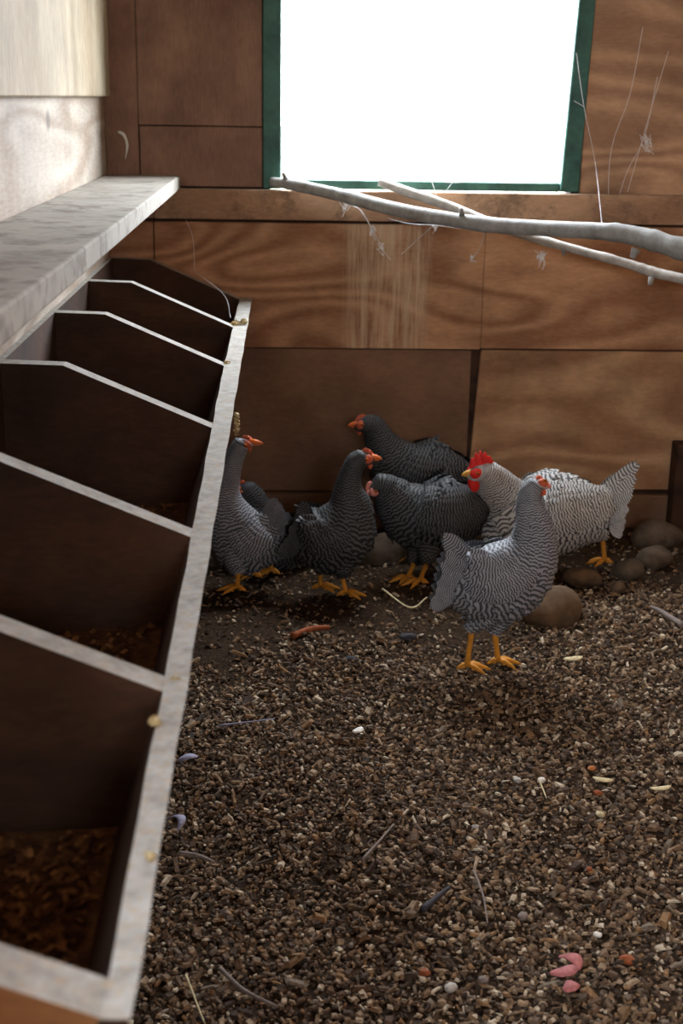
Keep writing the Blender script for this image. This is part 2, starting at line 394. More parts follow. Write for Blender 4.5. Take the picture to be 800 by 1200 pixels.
for i, y in enumerate(DIV):
    th = 0.040 if i == 0 else 0.036; xr = -0.1155-0.016*min(1, (y-0.7)/2)
    b = MB(); prof = [(XL+0.0135, BZ), (xr-(RZ-BZ)*0.32, BZ), (xr, RZ-0.001), (-0.385, 0.797), (XL+0.0135, 0.800)]
    n = len(prof); vv = [(x, y, z) for x, z in prof] + [(x, y+th, z) for x, z in prof]
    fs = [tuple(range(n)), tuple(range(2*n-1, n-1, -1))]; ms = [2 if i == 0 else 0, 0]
    for j in range(n):
        k = (j+1) % n; fs.append((j+n, k+n, k, j)); ms.append(1 if j in (2, 3) else 0)
    b.add(vv, fs); b.m = ms
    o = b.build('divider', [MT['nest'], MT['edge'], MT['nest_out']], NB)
    if i == 0: tag(o, 'near end panel of lighter orange plywood')
# near end panel's chalky front lip
def shavings(name, x0, x1, y0, y1, zf, n, mat, parent, size=(0.012, 0.03)):
    b = MB()
    for _ in range(n):
        x = rng.uniform(x0, x1); y = rng.uniform(y0, y1); z = zf(x, y)
        L = rng.uniform(*size); W = L*rng.uniform(0.2, 0.5); a = rng.uniform(0, 6.28)
        d = np.array([math.cos(a), math.sin(a), rng.uniform(-0.4, 0.4)]); s = np.array([-math.sin(a), math.cos(a), rng.uniform(-0.5, 0.5)])
        c = np.array([x, y, z]); k = np.array([0, 0, W*0.6])
        b.add([c-d*L/2-s*W/2, c-d*L/2+s*W/2, c+k-s*W/2, c+k+s*W/2, c+d*L/2-s*W/2, c+d*L/2+s*W/2], [(0,2,3,1),(2,4,5,3)])
    return b.build(name, mat, parent)
for i in range(6):
    ya, yb = DIV[i]+0.041, DIV[i+1]-0.002
    b = MB(); N = 12; vs = []
    def bz(x, y, i=i): return BZ + 0.085 + 0.018*math.sin(9*x+i)*math.sin(7*y) + 0.02*(x+0.33)/0.15
    X = lambda u, z: (XL+0.015) + u*((-0.114-(RZ-z)*0.32) - (XL+0.015))
    for j in range(N+1):
        for k in range(N+1):
            u, q = j/N, k/N; y = ya+(yb-ya)*q; x = XL+0.015+0.3*u; z = bz(x, y); vs.append((X(u, z), y, z))
    b.add(vs, [(j*(N+1)+k, (j+1)*(N+1)+k, (j+1)*(N+1)+k+1, j*(N+1)+k+1) for j in range(N) for k in range(N)])
    bd = b.build('nest_bedding', MT['bedding'], None, True, origin=(-0.33, (ya+yb)/2, BZ))
    bd.data.materials[0] = MT['soil_bed']
    tag(bd, ['heap of brown wood shavings in the nearest nest box', 'brown shavings in the second nest box from the near end', 'brown shavings in the third nest box from the near end',
             'brown shavings in the fourth nest box from the near end', 'brown shavings in the fifth nest box from the near end', 'brown shavings in the farthest nest box by the back wall'][i], 'bedding', 'bedding in the nest boxes', 'stuff')
    if i < 3: 
        o = shavings('shavings', XL+0.03, -0.178, ya+0.015, yb-0.015, lambda x, y: bz(x, y)+0.003, 2600 if i == 0 else 700, MT['bedding'], bd, (0.006, 0.018))
        tag(o, kind='stuff')

# straw and feather-dust clumps stuck on the front board
def clump(px, py, Y, r, n, label, hang=0.0, mat='straw'):
    c = PL(px, py, Y); b = MB()
    b.ball(c, (r*0.55, r*0.6, r*0.4), seg=10, rings=6, noise=0.25)
    for _ in range(n):
        a = rng.uniform(0, 6.28); e = rng.uniform(-0.5, 0.9); d = np.array([math.cos(a)*math.cos(e), math.sin(a)*math.cos(e), math.sin(e)])
        p = c + d*r*rng.uniform(0.1, 0.6) + np.array([0, 0, -hang*rng.uniform(0, 1)])
        t = np.cross(d, rng.normal(size=3)); t /= np.linalg.norm(t); L = r*rng.uniform(0.5, 1.1)
        b.tube([p-t*L/2, p+d*r*0.15, p+t*L/2], r*0.06, 4)
    o = b.build('straw_clump', MT[mat], None, origin=c); return tag(o, label, 'straw', 'straw clumps on the nest box front board')
clump(276, 381, 3.40, 0.020, 60, 'pale straw clump where the second farthest divider meets the front board')
clump(286, 377, 3.40, 0.014, 40, 'pale straw tuft on the floor side of the front board beside the second farthest divider')
clump(277, 486, 3.2, 0.012, 60, 'straw wisp dangling from the outer side of the front board above the leftmost hen', hang=0.05)
clump(266, 427, 2.89, 0.014, 40, 'small straw tuft on the front board at the third farthest divider')
clump(251, 499, 2.34, 0.013, 40, 'small straw tuft on the front board at the fourth farthest divider')
clump(224, 630, 1.72, 0.008, 20, 'tiny straw tuft on the front board at the third nearest divider')
clump(206, 802, 1.235, 0.014, 60, 'curly straw clump on the front board at the nearest divider')
clump(181, 846, 1.125, 0.009, 40, 'little straw tuft inside the nearest nest box just below its divider')
clump(176, 1003, 0.90, 0.007, 20, 'tiny straw tuft on the near stretch of the front board')

# ------------------------------------------------------------------ perches
def branch(name, px, label, mat, seg=14, r_extra=1.0):
    pts = catmull([list(PL(p[0], p[1], p[2])) + [p[3]] for p in px], 60)
    b = MB(); n = len(pts); rad = pts[:, 3].copy()
    for k in rng.uniform(0.08, 0.95, 7):   # nodes
        i = int(k*n); rad[i] *= 1.12
    b.tube(pts[:, :3], rad, seg, bump=0.03)
    return b, pts
def finish_branch(b, pts, name, mat, label):
    root = b.build(name, MT[mat], None, True, origin=pts[30, :3]); tag(root, label, 'perch'); return root
b1, p1 = branch('perch', [(318,213,3.865,.013),(345,217,3.83,.016),(400,229,3.75,.0175),(470,247,3.63,.019),(560,262,3.48,.0195),(640,268,3.36,.020),(715,272,3.24,.0215),(755,279,3.18,.024),(800,292,3.1,.025),(900,318,2.95,.026),(1010,345,2.78,.027)],
                'grey', 'bark')
r1 = finish_branch(b1, p1, 'branch_perch', 'bark', 'thicker grey branch perch running from the window sill corner to the right edge')
def stub(root, px, py, Y, dx, dz, r=0.006, L=0.03):
    c = PL(px, py, Y); b = MB(); e = c+np.array([dx, -0.2, dz])*L
    b.tube([c, (c+e)/2, e], [r*1.3, r, r*0.8], 8); b.build('twig_stub', MT['bark'], root, True)
stub(r1, 336, 212, 3.84, -0.5, 1, 0.007, 0.022); stub(r1, 541, 252, 3.5, -0.2, 1, .006, .018); stub(r1, 745, 292, 3.18, -.4, -1, .009, .02)
b2, p2 = branch('perch', [(444,213,3.862,.012),(475,224,3.84,.0135),(530,243,3.80,.0135),(600,271,3.73,.0125),(680,294,3.65,.012),(735,309,3.6,.0125),(765,319,3.57,.014),(800,327,3.53,.0135),(900,352,3.43,.013),(985,374,3.35,.013)],
                'pale', 'bark2')
r2 = finish_branch(b2, p2, 'branch_perch', 'bark2', 'thinner pale branch perch crossing behind the thicker one')
stub(r2, 763, 325, 3.56, -0.2, -1, .007, .02); stub(r2, 660, 293, 3.67, .1, -1, .005, .014)

# ------------------------------------------------------------------ cobwebs
def web(strands, Y, label, r=0.0008):
    b = MB(); c0 = None
    for st in strands:
        pts = [PL(p[0], p[1], p[2] if len(p) > 2 else Y) for p in st]
        if c0 is None: c0 = pts[0]
        if len(pts) > 2: pts = catmull(pts, len(pts)*4)
        b.tube(pts, r, 5)
    o = b.build('cobweb', MT['web'], None, origin=c0); return tag(o, label, 'cobweb', 'cobwebs on the back wall')
def fuzz(px, py, Y, rad, n):
    out = []
    for _ in range(n):
        a = [(px+rng.normal()*rad, py+rng.normal()*rad*1.6, Y) for _ in range(3)]; out.append(a)
    return out
yw = 3.862
web([[(675,62,3.86),(684,125,3.86),(697,190,3.86),(705,262,3.70)],[(672,118,3.86),(684,125,3.86)],[(753,32,3.88),(738,110,3.87),(716,175,3.87),(712,250,3.86)]], yw, 'long cobweb strands hanging across the right side of the window frame')
web([[(783,60,3.87),(762,130,3.87),(735,225,3.86)],[(770,90,3.87),(755,160,3.87),(735,200,3.87),(722,240,3.86)]]+fuzz(757,168,3.87,4,14), yw, 'cobweb tuft with trailing threads on the plywood right of the window', 0.0007)
web([[(402,238,3.74),(422,246,3.78),(437,270,3.86),(448,292,3.87),(458,305,3.875)],[(420,244,3.78),(432,262,3.85),(440,282,3.87)]]+fuzz(405,240,3.76,3,8)+fuzz(436,270,3.86,2,10)+fuzz(447,290,3.87,2,8), yw, 'thick dusty cobweb drooping below the thicker branch near its left', 0.001)
web([[(510,262,3.7),(490,280,3.87),(470,298,3.877)],[(455,256,3.72),(480,262,3.74),(510,264,3.7),(540,268,3.68)]]+fuzz(509,263,3.7,3,8), yw, 'wispy cobweb slung under the middle of the thicker branch', 0.0008)
web([[(568,272,3.7),(562,290,3.87),(552,305,3.877)]]+fuzz(553,303,3.875,2,8), yw, 'small cobweb knot on the plywood just left of the pale branch', 0.0009)
web(fuzz(634,302,3.87,3,16), yw, 'white cobweb speck on the plywood below the pale branch', 0.001)
web([[(218,258,3.855),(226,280,3.88),(228,318,3.88)],[(228,318,3.88),(262,345,3.5),(270,372,3.4)]], yw, 'fine cobweb threads over the farthest nest box', 0.0006)
web([[(556,165,3.87),(556,211,3.86)],[(556,211,3.86),(530,214,3.86),(505,210,3.86)],[(505,210,3.86),(512,232,3.84)],[(530,214,3.86),(522,224,3.85)]], yw, 'short cobweb threads along the green window sill', 0.0007)

# ------------------------------------------------------------------ loose feathers and scraps
def curved_scrap(name, px, py, L, W, ang, curl, mat, label, cat, group=None, th=0.0012, z=0.012, lift=0.0):
    c = FL(px, py, z); b = MB(); N = 10; vs = []
    d = np.array([math.cos(ang), math.sin(ang), 0]); s = np.array([-math.sin(ang), math.cos(ang), 0]); up = np.array([0, 0, 1.0])
    for lay in (0, 1):
        for i in range(N+1):
            t = i/N-0.5; wv = W*math.sqrt(max(0.02, 1-(2*t)**2*0.96))
            base = c + d*L*t*math.cos(curl*t) + s*L*curl*t*t + up*(lift*(0.25-t*t)*4)
            for k in (-1, 0, 1): vs.append(base + s*k*wv/2 + up*((0.25 if k else 0.0)*-W*0.4 + W*0.2 + th*lay))
    fs = []
    n = (N+1)*3
    for i in range(N):
        for k in range(2):
            a = i*3+k; fs.append((a, a+3, a+4, a+1)); fs.append((n+a, n+a+1, n+a+4, n+a+3))
        a = i*3; fs.append((a, n+a, n+a+3, a+3)); a += 2; fs.append((a, a+3, n+a+3, n+a))
    fs += [(0,1,n+1,n),(1,2,n+2,n+1)]; a = N*3; fs += [(a,n+a,n+a+1,a+1),(a+1,n+a+1,n+a+2,a+2)]
    b.add(vs, fs); o = b.build(name, MT[mat], None, True, origin=c); return tag(o, label, cat, group)
curved_scrap('feather', 212, 966, 0.055, 0.016, -1.1, -1.2, 'featherg', 'bluish grey curled feather on the litter close to the front board', 'feather', 'loose feathers', lift=0.012)
curved_scrap('feather', 222, 893, 0.045, 0.020, 0.5, 0.8, 'featherg', 'bluish grey feather farther up beside the front board', 'feather', 'loose feathers', lift=0.01)
curved_scrap('feather', 292, 661, 0.060, 0.016, 0.7, 0.5, 'featherg', 'grey feather lying between the leftmost hen and the hen beside it', 'feather', 'loose feathers')
curved_scrap('feather', 420, 857, 0.030, 0.018, 0.9, 0.4, 'featherw', 'small fluffy white feather in the middle of the litter', 'feather', 'loose feathers')
# pale curl stuck on the back wall
c = [PL(138,154,3.882), PL(145,158,3.876), PL(149,170,3.874), PL(147,186,3.882)]
b = MB(); b.tube(catmull(c, 12), [0.002]+[0.005]*4+[0.004]*4+[0.003, 0.002, 0.0015], 6); tag(b.build('feather', MT['featherw'], None, True, origin=c[0]), 'white curled feather stuck on the dark board above the shelf end', 'feather', 'loose feathers')
def stick(pxs, r, mat, label, name='twig', cat='twig', z=0.012):
    pts = catmull([FL(p[0], p[1], z+0.002*i) for i, p in enumerate(pxs)], 12); b = MB(); b.tube(pts, [r*(1-0.4*i/11) for i in range(12)], 7, bump=0.08)
    return tag(b.build(name, MT[mat], None, True, origin=pts[5]), label, cat, 'twigs in the litter')
stick([(495,1066),(526,1040)], 0.006, 'darkbit', 'short straight dark grey stick in the lower middle of the litter')
stick([(800,733),(775,717),(762,711)], 0.008, 'twig', 'grey twig poking in from the right edge below the stones', z=.02)
stick([(342,745),(365,737),(386,735)], 0.009, 'redwood', 'reddish brown wood splinter in front of the dark hens')
stick([(555,1020),(566,1050),(571,1082)], 0.0022, 'twig', 'thin bent pale root in the lower middle of the litter')
stick([(632,915),(640,935)], 0.002, 'straw', 'small hooked straw in the middle right of the litter')
stick([(424,1008),(445,985),(461,966)], 0.003, 'twig', 'thin diagonal brown twig in the left middle of the litter')
stick([(258,1135),(285,1160),(325,1180)], 0.004, 'twig', 'bent grey twig near the bottom edge of the picture')
stick([(218,1143),(232,1180),(240,1200)], 0.0018, 'straw', 'fine green brown stem beside the bottom of the front board')
stick([(255,850),(300,845),(322,842)], 0.0018, 'featherg', 'thin bluish stem on the litter beside the front board')
stick([(210,1000),(232,1003),(250,1010)], 0.005, 'twig', 'thick brownish twig on the litter below the curled feather')
stick([(448,690),(480,712),(500,700)], 0.003, 'straw', 'thin straw behind the front hen', z=.02)
# pink scrap
for k, (px, py, a, L) in enumerate([(672,1128,2.2,0.045),(664,1144,0.4,0.05),(670,1160,1.1,0.03)]):
    curved_scrap('pink_petal', px, py, L, 0.022, a, 0.9, 'pinkleaf', ['upper pink crumpled petal near the bottom right', 'wide pink crumpled petal in the middle of the three', 'lowest and smallest of the three pink petals'][k], 'petal', 'pink petals', z=0.016, lift=0.006)
def stone(px, py, rx, ry, rz, mat, label, group='stones by the back wall', sink=0.35, yaw=0.0):
    c = FL(px, py, 0.0) + np.array([0, 0, rz*(1-2*sink)]); b = MB()
    A = [[math.cos(yaw), math.sin(yaw), 0], [-math.sin(yaw), math.cos(yaw), 0], [0, 0, 1]]
    b.ball(c, (rx, ry, rz), A, 22, 14, noise=0.07)
    o = b.build('stone', MT[mat], None, True, origin=c-np.array([0, 0, rz*0.9])); return tag(o, label, 'stone', group)
stone(645, 722, 0.085, 0.075, 0.062, 'rock', 'large rounded brown rock behind the front hen', yaw=0.4)
stone(683, 680, 0.055, 0.035, 0.026, 'rock', 'flat brown stone between the big rock and the small stones', yaw=-0.4)
stone(737, 672, 0.042, 0.038, 0.032, 'rock2', 'rounded grey brown stone left of the egg shaped stone')
stone(767, 658, 0.050, 0.036, 0.036, 'rock2', 'egg shaped greyish stone right of the rounded stone')
stone(768, 634, 0.078, 0.05, 0.050, 'rock2', 'dark block of stone against the back wall at the right')
stone(450, 655, 0.075, 0.05, 0.055, 'rock2', 'dark rock in the shade behind the dark hens', yaw=0.2)
stone(560, 640, 0.06, 0.04, 0.05, 'rock2', 'dark stone behind the tail of the front hen')
stone(724, 690, 0.02, 0.018, 0.018, 'rock', 'small brown stone in front of the rounded stone')
stone(410, 776, 0.016, 0.014, 0.012, 'darkbit', 'small dark pebble in front of the middle hen', 'pebbles in the litter')
stone(478, 748, 0.022, 0.012, 0.01, 'darkbit', 'flat dark pebble between the middle and front hens', 'pebbles in the litter')
peb = [(634,916,.010,'featherw','small white pebble in the upper middle right of the litter'),(693,902,.009,'orangestone','dull orange pebble at the right of the litter'),(703,956,.010,'straw','yellow chip at the right of the litter below the orange pebble'),
 (700,931,.010,'redwood','brown pebble just above the yellow chip'),(734,1128,.014,'redwood','rusty brown pebble right of the pink petals'),(606,916,.010,'bark2','pale grey pebble near the white pebble'),
 (528,1160,.012,'bark2','pale oval pebble near the bottom middle'),(700,1097,.008,'featherw','tiny white pebble above the rusty pebble'),(566,1150,.009,'twig','grey brown pebble left of the pink petals'),(612,1076,.011,'twig','grey pebble in the lower middle right'),
 (497,1142,.010,'redwood','reddish pebble near the bottom middle'),(690,1020,.007,'redwood','small orange chip in the middle right'),(655,1045,.013,'rock','dull brown pebble in the lower right middle'),(557,971,.009,'bark2','pale pebble in the centre of the litter')]
for px, py, r, m_, lb in peb: stone(px, py, r*0.9, r*0.7, r*0.5, m_, lb, 'pebbles in the litter', 0.15, rng.uniform(0, 3))
curved_scrap('wood_chip', 672, 773, 0.05, 0.022, 0.3, 0.3, 'straw', 'pale wood flake right of the front hen feet', 'wood chip', 'wood chips', z=.015)
curved_scrap('wood_chip', 706, 915, 0.04, 0.015, -0.3, 0.5, 'straw', 'straw coloured wood flake above the orange pebble', 'wood chip', 'wood chips', z=.015)
curved_scrap('wood_chip', 775, 925, 0.045, 0.014, 0.2, 0.5, 'straw', 'pale wood flake near the right edge', 'wood chip', 'wood chips', z=.015)

# ------------------------------------------------------------------ floor litter (uncountable)
def litter(n):
    P8 = np.array([(-1,-1,-.6),(1,-.8,-.6),(.8,1,-.6),(-.9,.8,-.6),(-.6,-.7,.6),(.7,-.5,.7),(.5,.7,.5),(-.7,.5,.6)])
    Fq = np.array([(0,3,2,1),(4,5,6,7),(0,1,5,4),(1,2,6,5),(2,3,7,6),(3,0,4,7)])
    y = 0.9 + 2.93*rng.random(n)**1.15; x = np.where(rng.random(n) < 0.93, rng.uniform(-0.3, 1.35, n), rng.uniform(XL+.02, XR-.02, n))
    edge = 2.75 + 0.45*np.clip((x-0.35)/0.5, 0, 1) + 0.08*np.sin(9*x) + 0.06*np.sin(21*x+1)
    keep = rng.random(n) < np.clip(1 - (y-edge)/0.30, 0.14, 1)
    x, y = x[keep], y[keep]; n = len(x)
    vs = np.empty((n, 8, 3)); a = rng.uniform(0, 6.28, n); ca, sa = np.cos(a), np.sin(a)
    r = np.exp(rng.normal(math.log(0.0037), 0.36, n)); asp = rng.uniform(0.4, 1.0, n); el = np.where(rng.random(n) < 0.12, 2.2, 1.0)
    fz = np.array([floor_z(p, q) for p, q in zip(x, y)])
    jit = rng.uniform(0.75, 1.25, (n, 8, 3)); t = rng.uniform(-0.6, 0.6, n)
    L = P8[None]*jit
    L = L * np.stack([r*el, r*asp, r*0.55], 1)[:, None, :]
    zx = L[..., 2] + L[..., 0]*t[:, None]
    X = L[..., 0]*ca[:, None] - L[..., 1]*sa[:, None]; Yv = L[..., 0]*sa[:, None] + L[..., 1]*ca[:, None]
    vs[..., 0] = X + x[:, None]; vs[..., 1] = Yv + y[:, None]; vs[..., 2] = zx + (fz + r*0.5 + rng.uniform(0, 0.006, n))[:, None]
    faces = (Fq[None] + (np.arange(n)*8)[:, None, None]).reshape(-1, 4)
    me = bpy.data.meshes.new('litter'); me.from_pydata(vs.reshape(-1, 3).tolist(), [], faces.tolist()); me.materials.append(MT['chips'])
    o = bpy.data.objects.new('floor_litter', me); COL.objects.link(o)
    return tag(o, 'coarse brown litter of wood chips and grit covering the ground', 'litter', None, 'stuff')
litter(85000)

# ------------------------------------------------------------------ hens
def feather(mb, p, d, n, L, W, lift=0.12, curl=0.15, mat=0, v0=0.0, v1=1.0, nseg=4):
    s = np.cross(d, n); s /= (np.linalg.norm(s)+1e-9)
    vs = []; uv = []
    for i in range(nseg+1):
        t = i/nseg; wv = W*(0.5+0.5*math.sin(min(1, t*1.35+0.12)*math.pi*0.5))*(1 if t < 0.6 else math.sqrt(max(0.03, 1-((t-0.6)/0.4)**2*0.97)))
        c = p + d*L*t + n*(L*(lift*t - curl*t*t))
        for k in (-1, 0, 1):
            vs.append(c + s*k*wv/2 - n*(abs(k)*wv*0.16)); uv.append((0.5+0.5*k, v0+(v1-v0)*t))
    fs = []
    for i in range(nseg):
        for k in range(2): a = i*3+k; fs.append((a, a+1, a+4, a+3))
    mb.add(vs, fs, uv, mat)

def hen(label, spine, feet, hocks, beakdir, bar, skin, Y=None, tail=None, comb=0.2, face='pinkskin', beak='beak_orange', wattle=0.2, head_r=1.0, seed=0, beak_len=0.026, ydir=0.0):
    global rng
    rng = np.random.default_rng(100+seed)
    ft = [FL(px, py, 0.004) for px, py in feet]; base = np.mean(ft, axis=0); base[2] = 0
    Y = base[1] if Y is None else Y
    root = empty('hen', base, label, 'hen', 'hens by the back wall')
    mpp = math.hypot(Y, H-0.25)/F
    S = []
    for q in spine:
        px, py, r = q[:3]; dy = q[3] if len(q) > 3 else 0; wf = q[4] if len(q) > 4 else 0.85
        c = PL(px, py, Y+dy); S.append(list(c)+[r*mpp, wf])
    S = catmull(S, 56); n = len(S); C = S[:, :3]; R = np.maximum(S[:, 3], 0.006); W = S[:, 4]
    Tn = np.gradient(C, axis=0); Tn /= np.linalg.norm(Tn, axis=1)[:, None]
    hd = C[int(n*0.6)] - C[0]; hd[2] = 0; hd /= np.linalg.norm(hd)
    side = np.array([-hd[1], hd[0], 0.0])     # left side of the hen
    Vv = side[None] - Tn*(Tn @ side)[:, None]; Vv /= np.linalg.norm(Vv, axis=1)[:, None]
    U = np.cross(Tn, Vv)
    if U[n//3][2] < 0: U = -U
    NS = 24
    def surf(i, th, off=0.0):
        i = float(np.clip(i, 0, n-1)); a = int(i); b_ = min(a+1, n-1); f = i-a
        c = C[a]*(1-f)+C[b_]*f; r = R[a]*(1-f)+R[b_]*f; w_ = W[a]*(1-f)+W[b_]*f
        u = U[a]*(1-f)+U[b_]*f; v = Vv[a]*(1-f)+Vv[b_]*f
        return c + u*(r+off)*math.cos(th) + v*(r*w_+off)*math.sin(th)
    mb = MB(); vs = []; fs = []; uv = []
    ends = []
    for i in range(n):
        for j in range(NS): vs.append(surf(i, 2*math.pi*j/NS)); uv.append((0.5, i*0.13))
    for i in range(n-1):
        for j in range(NS):
            k = (j+1) % NS; fs.append((i*NS+j, i*NS+k, (i+1)*NS+k, (i+1)*NS+j))
    vs.append(C[0]-Tn[0]*R[0]*0.7); uv.append((.5, 0)); a = len(vs)-1
    fs += [(a, (j+1) % NS, j) for j in range(NS)]
    # rounded skull towards the beak
    bd = RM.T @ np.array([0, 0, 0]); bd = np.array(beakdir, float); bd /= np.linalg.norm(bd)
    hr = R[-1]
    prev = (n-1)*NS
    for q, (rr, dd) in enumerate(((0.92, 0.45), (0.66, 0.85), (0.34, 1.1))):
        st = len(vs)
        for j in range(NS):
            th = 2*math.pi*j/NS
            vs.append(C[-1] + bd*hr*dd + (U[-1]*math.cos(th) + Vv[-1]*W[-1]*math.sin(th))*hr*rr); uv.append((.5, 3))
        for j in range(NS): k = (j+1) % NS; fs.append((prev+j, prev+k, st+k, st+j))
        prev = st
    vs.append(C[-1]+bd*hr*1.2); uv.append((.5, 3)); a = len(vs)-1
    fs += [(a, prev+j, prev+(j+1) % NS) for j in range(NS)]
    mb.add(vs, fs, uv); mb.build('body', MT[bar], root, True)
    # plumage, laid like shingles from tail to head
    pl = MB(); arc = np.concatenate([[0], np.cumsum(np.linalg.norm(np.diff(C, axis=0), axis=1))]); tot = arc[-1]
    s = 0.004
    row = 0
    while s < tot-0.006:
        i = np.interp(s, arc, np.arange(n)); r = np.interp(i, np.arange(n), R)
        L = float(np.clip(r*0.62, 0.010, 0.046)); cnt = max(9, int(2*math.pi*r*0.92/(L*0.50)))
        for j in range(cnt):
            ia = int(i)
            th = 2*math.pi*(j+0.5*(row % 2))/cnt + rng.normal()*0.06
            si = i + rng.normal()*0.25
            p = surf(si, th, 0.0005); q = surf(si-1.2, th, 0.0005); q2 = surf(si, th+0.1, 0.0005)
            d = q-p; d /= (np.linalg.norm(d)+1e-9); nn = np.cross(q2-p, d); nn /= (np.linalg.norm(nn)+1e-9)
            ctr = surf(si, th) - surf(si, th+math.pi)
            if nn @ ctr < 0: nn = -nn
            sc = rng.uniform(0.85, 1.15)
            if d @ -Tn[ia] < 0.4: continue
            nb = 2.0 + 1.0*min(1, L/0.03)
            feather(pl, p, d, nn, L*1.25*sc, L*0.78*sc, 0.16, 0.10, 0, 0.0, nb/3.0)
        s += L*0.46; row += 1
    po = pl.build('plumage', MT[bar], root, True)
    # wings
    i0, i1 = n*0.16, n*0.47
    for sg in (1, -1):
        wb = MB(); rows = 9
        for a in range(rows):
            fa = a/(rows-1)               # 0 = rear, 1 = shoulder
            ii = i0 + (i1-i0)*(fa*0.8+0.2)
            for b_ in range(8):
                fb_ = b_/7; th = sg*(0.62 + 1.05*fb_)
                off = 0.003 + 0.024*math.sin(math.pi*(0.02+0.80*fb_))*math.sin(math.pi*(0.25+0.6*fa)) + 0.0015*a
                p = surf(ii + rng.normal()*0.2, th, off); q = surf(ii-2.5, th-sg*0.10*(1-fa), off)
                d = q-p; d /= np.linalg.norm(d)
                if d @ -Tn[int(ii)] < 0.5: continue
                nn = surf(ii, th, 0.1)-surf(ii, th, 0.0); nn -= d*(nn@d); nn /= np.linalg.norm(nn)
                L = (0.075*(1-fa)+0.036*fa)*mpp*F/3.2*rng.uniform(0.9, 1.1); 
                feather(wb, p, d, nn, L, L*0.36+0.006, 0.06, 0.09, 0, 0.0, 1.0+1.2*(1-fa), 6)
        wb.build('wing', MT[bar], root, True)
    # tail fan: each entry is the pixel end point, root offset
    if tail:
        (t0x, t0y), (t1x, t1y), Lk, cnt = tail
        e0, e1 = PL(t0x, t0y, Y), PL(t1x, t1y, Y); tb = MB()
        bp = surf(1.5, 0)*0.5 + surf(2, math.pi)*0.5
        for sgn in (-1, 1):
            for k in range(cnt):
                f = k/(cnt-1); e = e0*(1-f)+e1*f + side*sgn*(0.012+0.03*f) + rng.normal(size=3)*0.003
                rootp = surf(2.0+2*f, 0.25*sgn+2.4*f*sgn, -0.004)
                d = e-rootp; L = np.linalg.norm(d); d /= L
                nn = side*sgn*0.9 + np.array([0, 0, 0.45]); nn -= d*(nn@d); nn /= np.linalg.norm(nn)
                feather(tb, rootp, d, nn, L*rng.uniform(0.93, 1.05), 0.034, 0.02, 0.10*(1 if k % 2 else 0.5), 0, 0, 3.2, 8)
                # shorter coverts
                feather(tb, rootp-d*0.004+nn*0.004, (d+nn*0.08), nn, L*rng.uniform(0.55, 0.7), 0.030, 0.05, 0.10, 0, 0, 2.0, 6)
        tb.build('tail', MT[bar], root, True)
    # head
    hc = C[-1]; up = U[-1]; 
    up = up - bd*(up@bd); up /= np.linalg.norm(up)
    if up[2] < -0.2: up = -up
    lat = np.cross(up, bd)
    for sg in (1, -1):
        fb2 = MB(); fb2.ball(hc+bd*hr*0.55+lat*sg*hr*W[-1]*0.50, (hr*0.62, hr*0.44, hr*0.52), [bd, lat, up], 12, 8)
        fo_ = fb2.build('face', MT[face], root, True)
        ey = MB(); ec = hc+bd*hr*0.55+lat*sg*hr*W[-1]*0.93+up*hr*0.15; ey.ball(ec, 0.0042, None, 10, 7)
        eo = ey.build('eye', MT['eye'], root, True)
        pu = MB(); pu.ball(ec+lat*sg*0.0022, 0.0026, None, 8, 6); pu.build('pupil', MT['pupil'], eo, True)
    bk = MB(); bs = hc+bd*hr*0.95; BL = beak_len
    bk.tube([bs-bd*0.004+up*0.001, bs+bd*BL*0.45+up*0.001, bs+bd*BL*0.85-up*0.002, bs+bd*BL-up*0.0055], [0.0085, 0.0065, 0.0035, 0.0010], 10)
    bko = bk.build('beak', MT[beak], root, True)
    bl = MB(); bl.tube([bs-bd*0.004-up*0.006, bs+bd*BL*0.4-up*0.006, bs+bd*BL*0.75-up*0.0075], [0.0055, 0.0040, 0.0012], 8)
    bl.build('lower_beak', MT[beak], bko, True)
    # comb with points
    cb = MB(); CH = 0.003+0.031*comb; CLn = hr*(0.75+1.45*comb); N = 22; vs = []; fs = []
    th = 0.0022+0.002*comb
    for i in range(N+1):
        t = i/N; x = hr*1.0 - CLn*t*1.0
        e = math.sin(math.pi*min(1, t*0.93+0.07))**0.7
        z1 = CH*e*(0.55+0.45*abs(math.sin(t*math.pi*5.0)))
        z0 = hr*(0.80 - 0.35*max(0, (x/hr-0.3)))
        for zz, hw in ((z0-0.004, th*1.6), (z0+z1*0.5, th), (z0+z1, th*0.35)):
            c = hc+bd*x+up*zz; vs += [c-lat*hw, c+lat*hw]
    for i in range(N):
        a = i*6
        for (p_, q_) in ((0, 2), (2, 4)): fs.append((a+p_, a+6+p_, a+6+q_, a+q_)); fs.append((a+p_+1, a+q_+1, a+6+q_+1, a+6+p_+1))
        fs.append((a+4, a+10, a+11, a+5))
    fs += [(0, 2, 3, 1), (2, 4, 5, 3)]; a = N*6; fs += [(a, a+1, a+3, a+2), (a+2, a+3, a+5, a+4)]
    cb.add(vs, fs); cb.build('comb', MT['red' if comb > 0.5 else face], root, True)
    for sg in (1, -1):
        wt = MB(); WL = 0.005+0.017*wattle
        wt.ball(hc+bd*hr*0.75-up*(hr*0.6+WL*0.8)+lat*sg*hr*0.28, (WL*0.7, 0.0025+0.002*wattle, WL), [bd, lat, up], 10, 8)
        wt.build('wattle', MT['red' if comb > 0.5 else face], root, True)
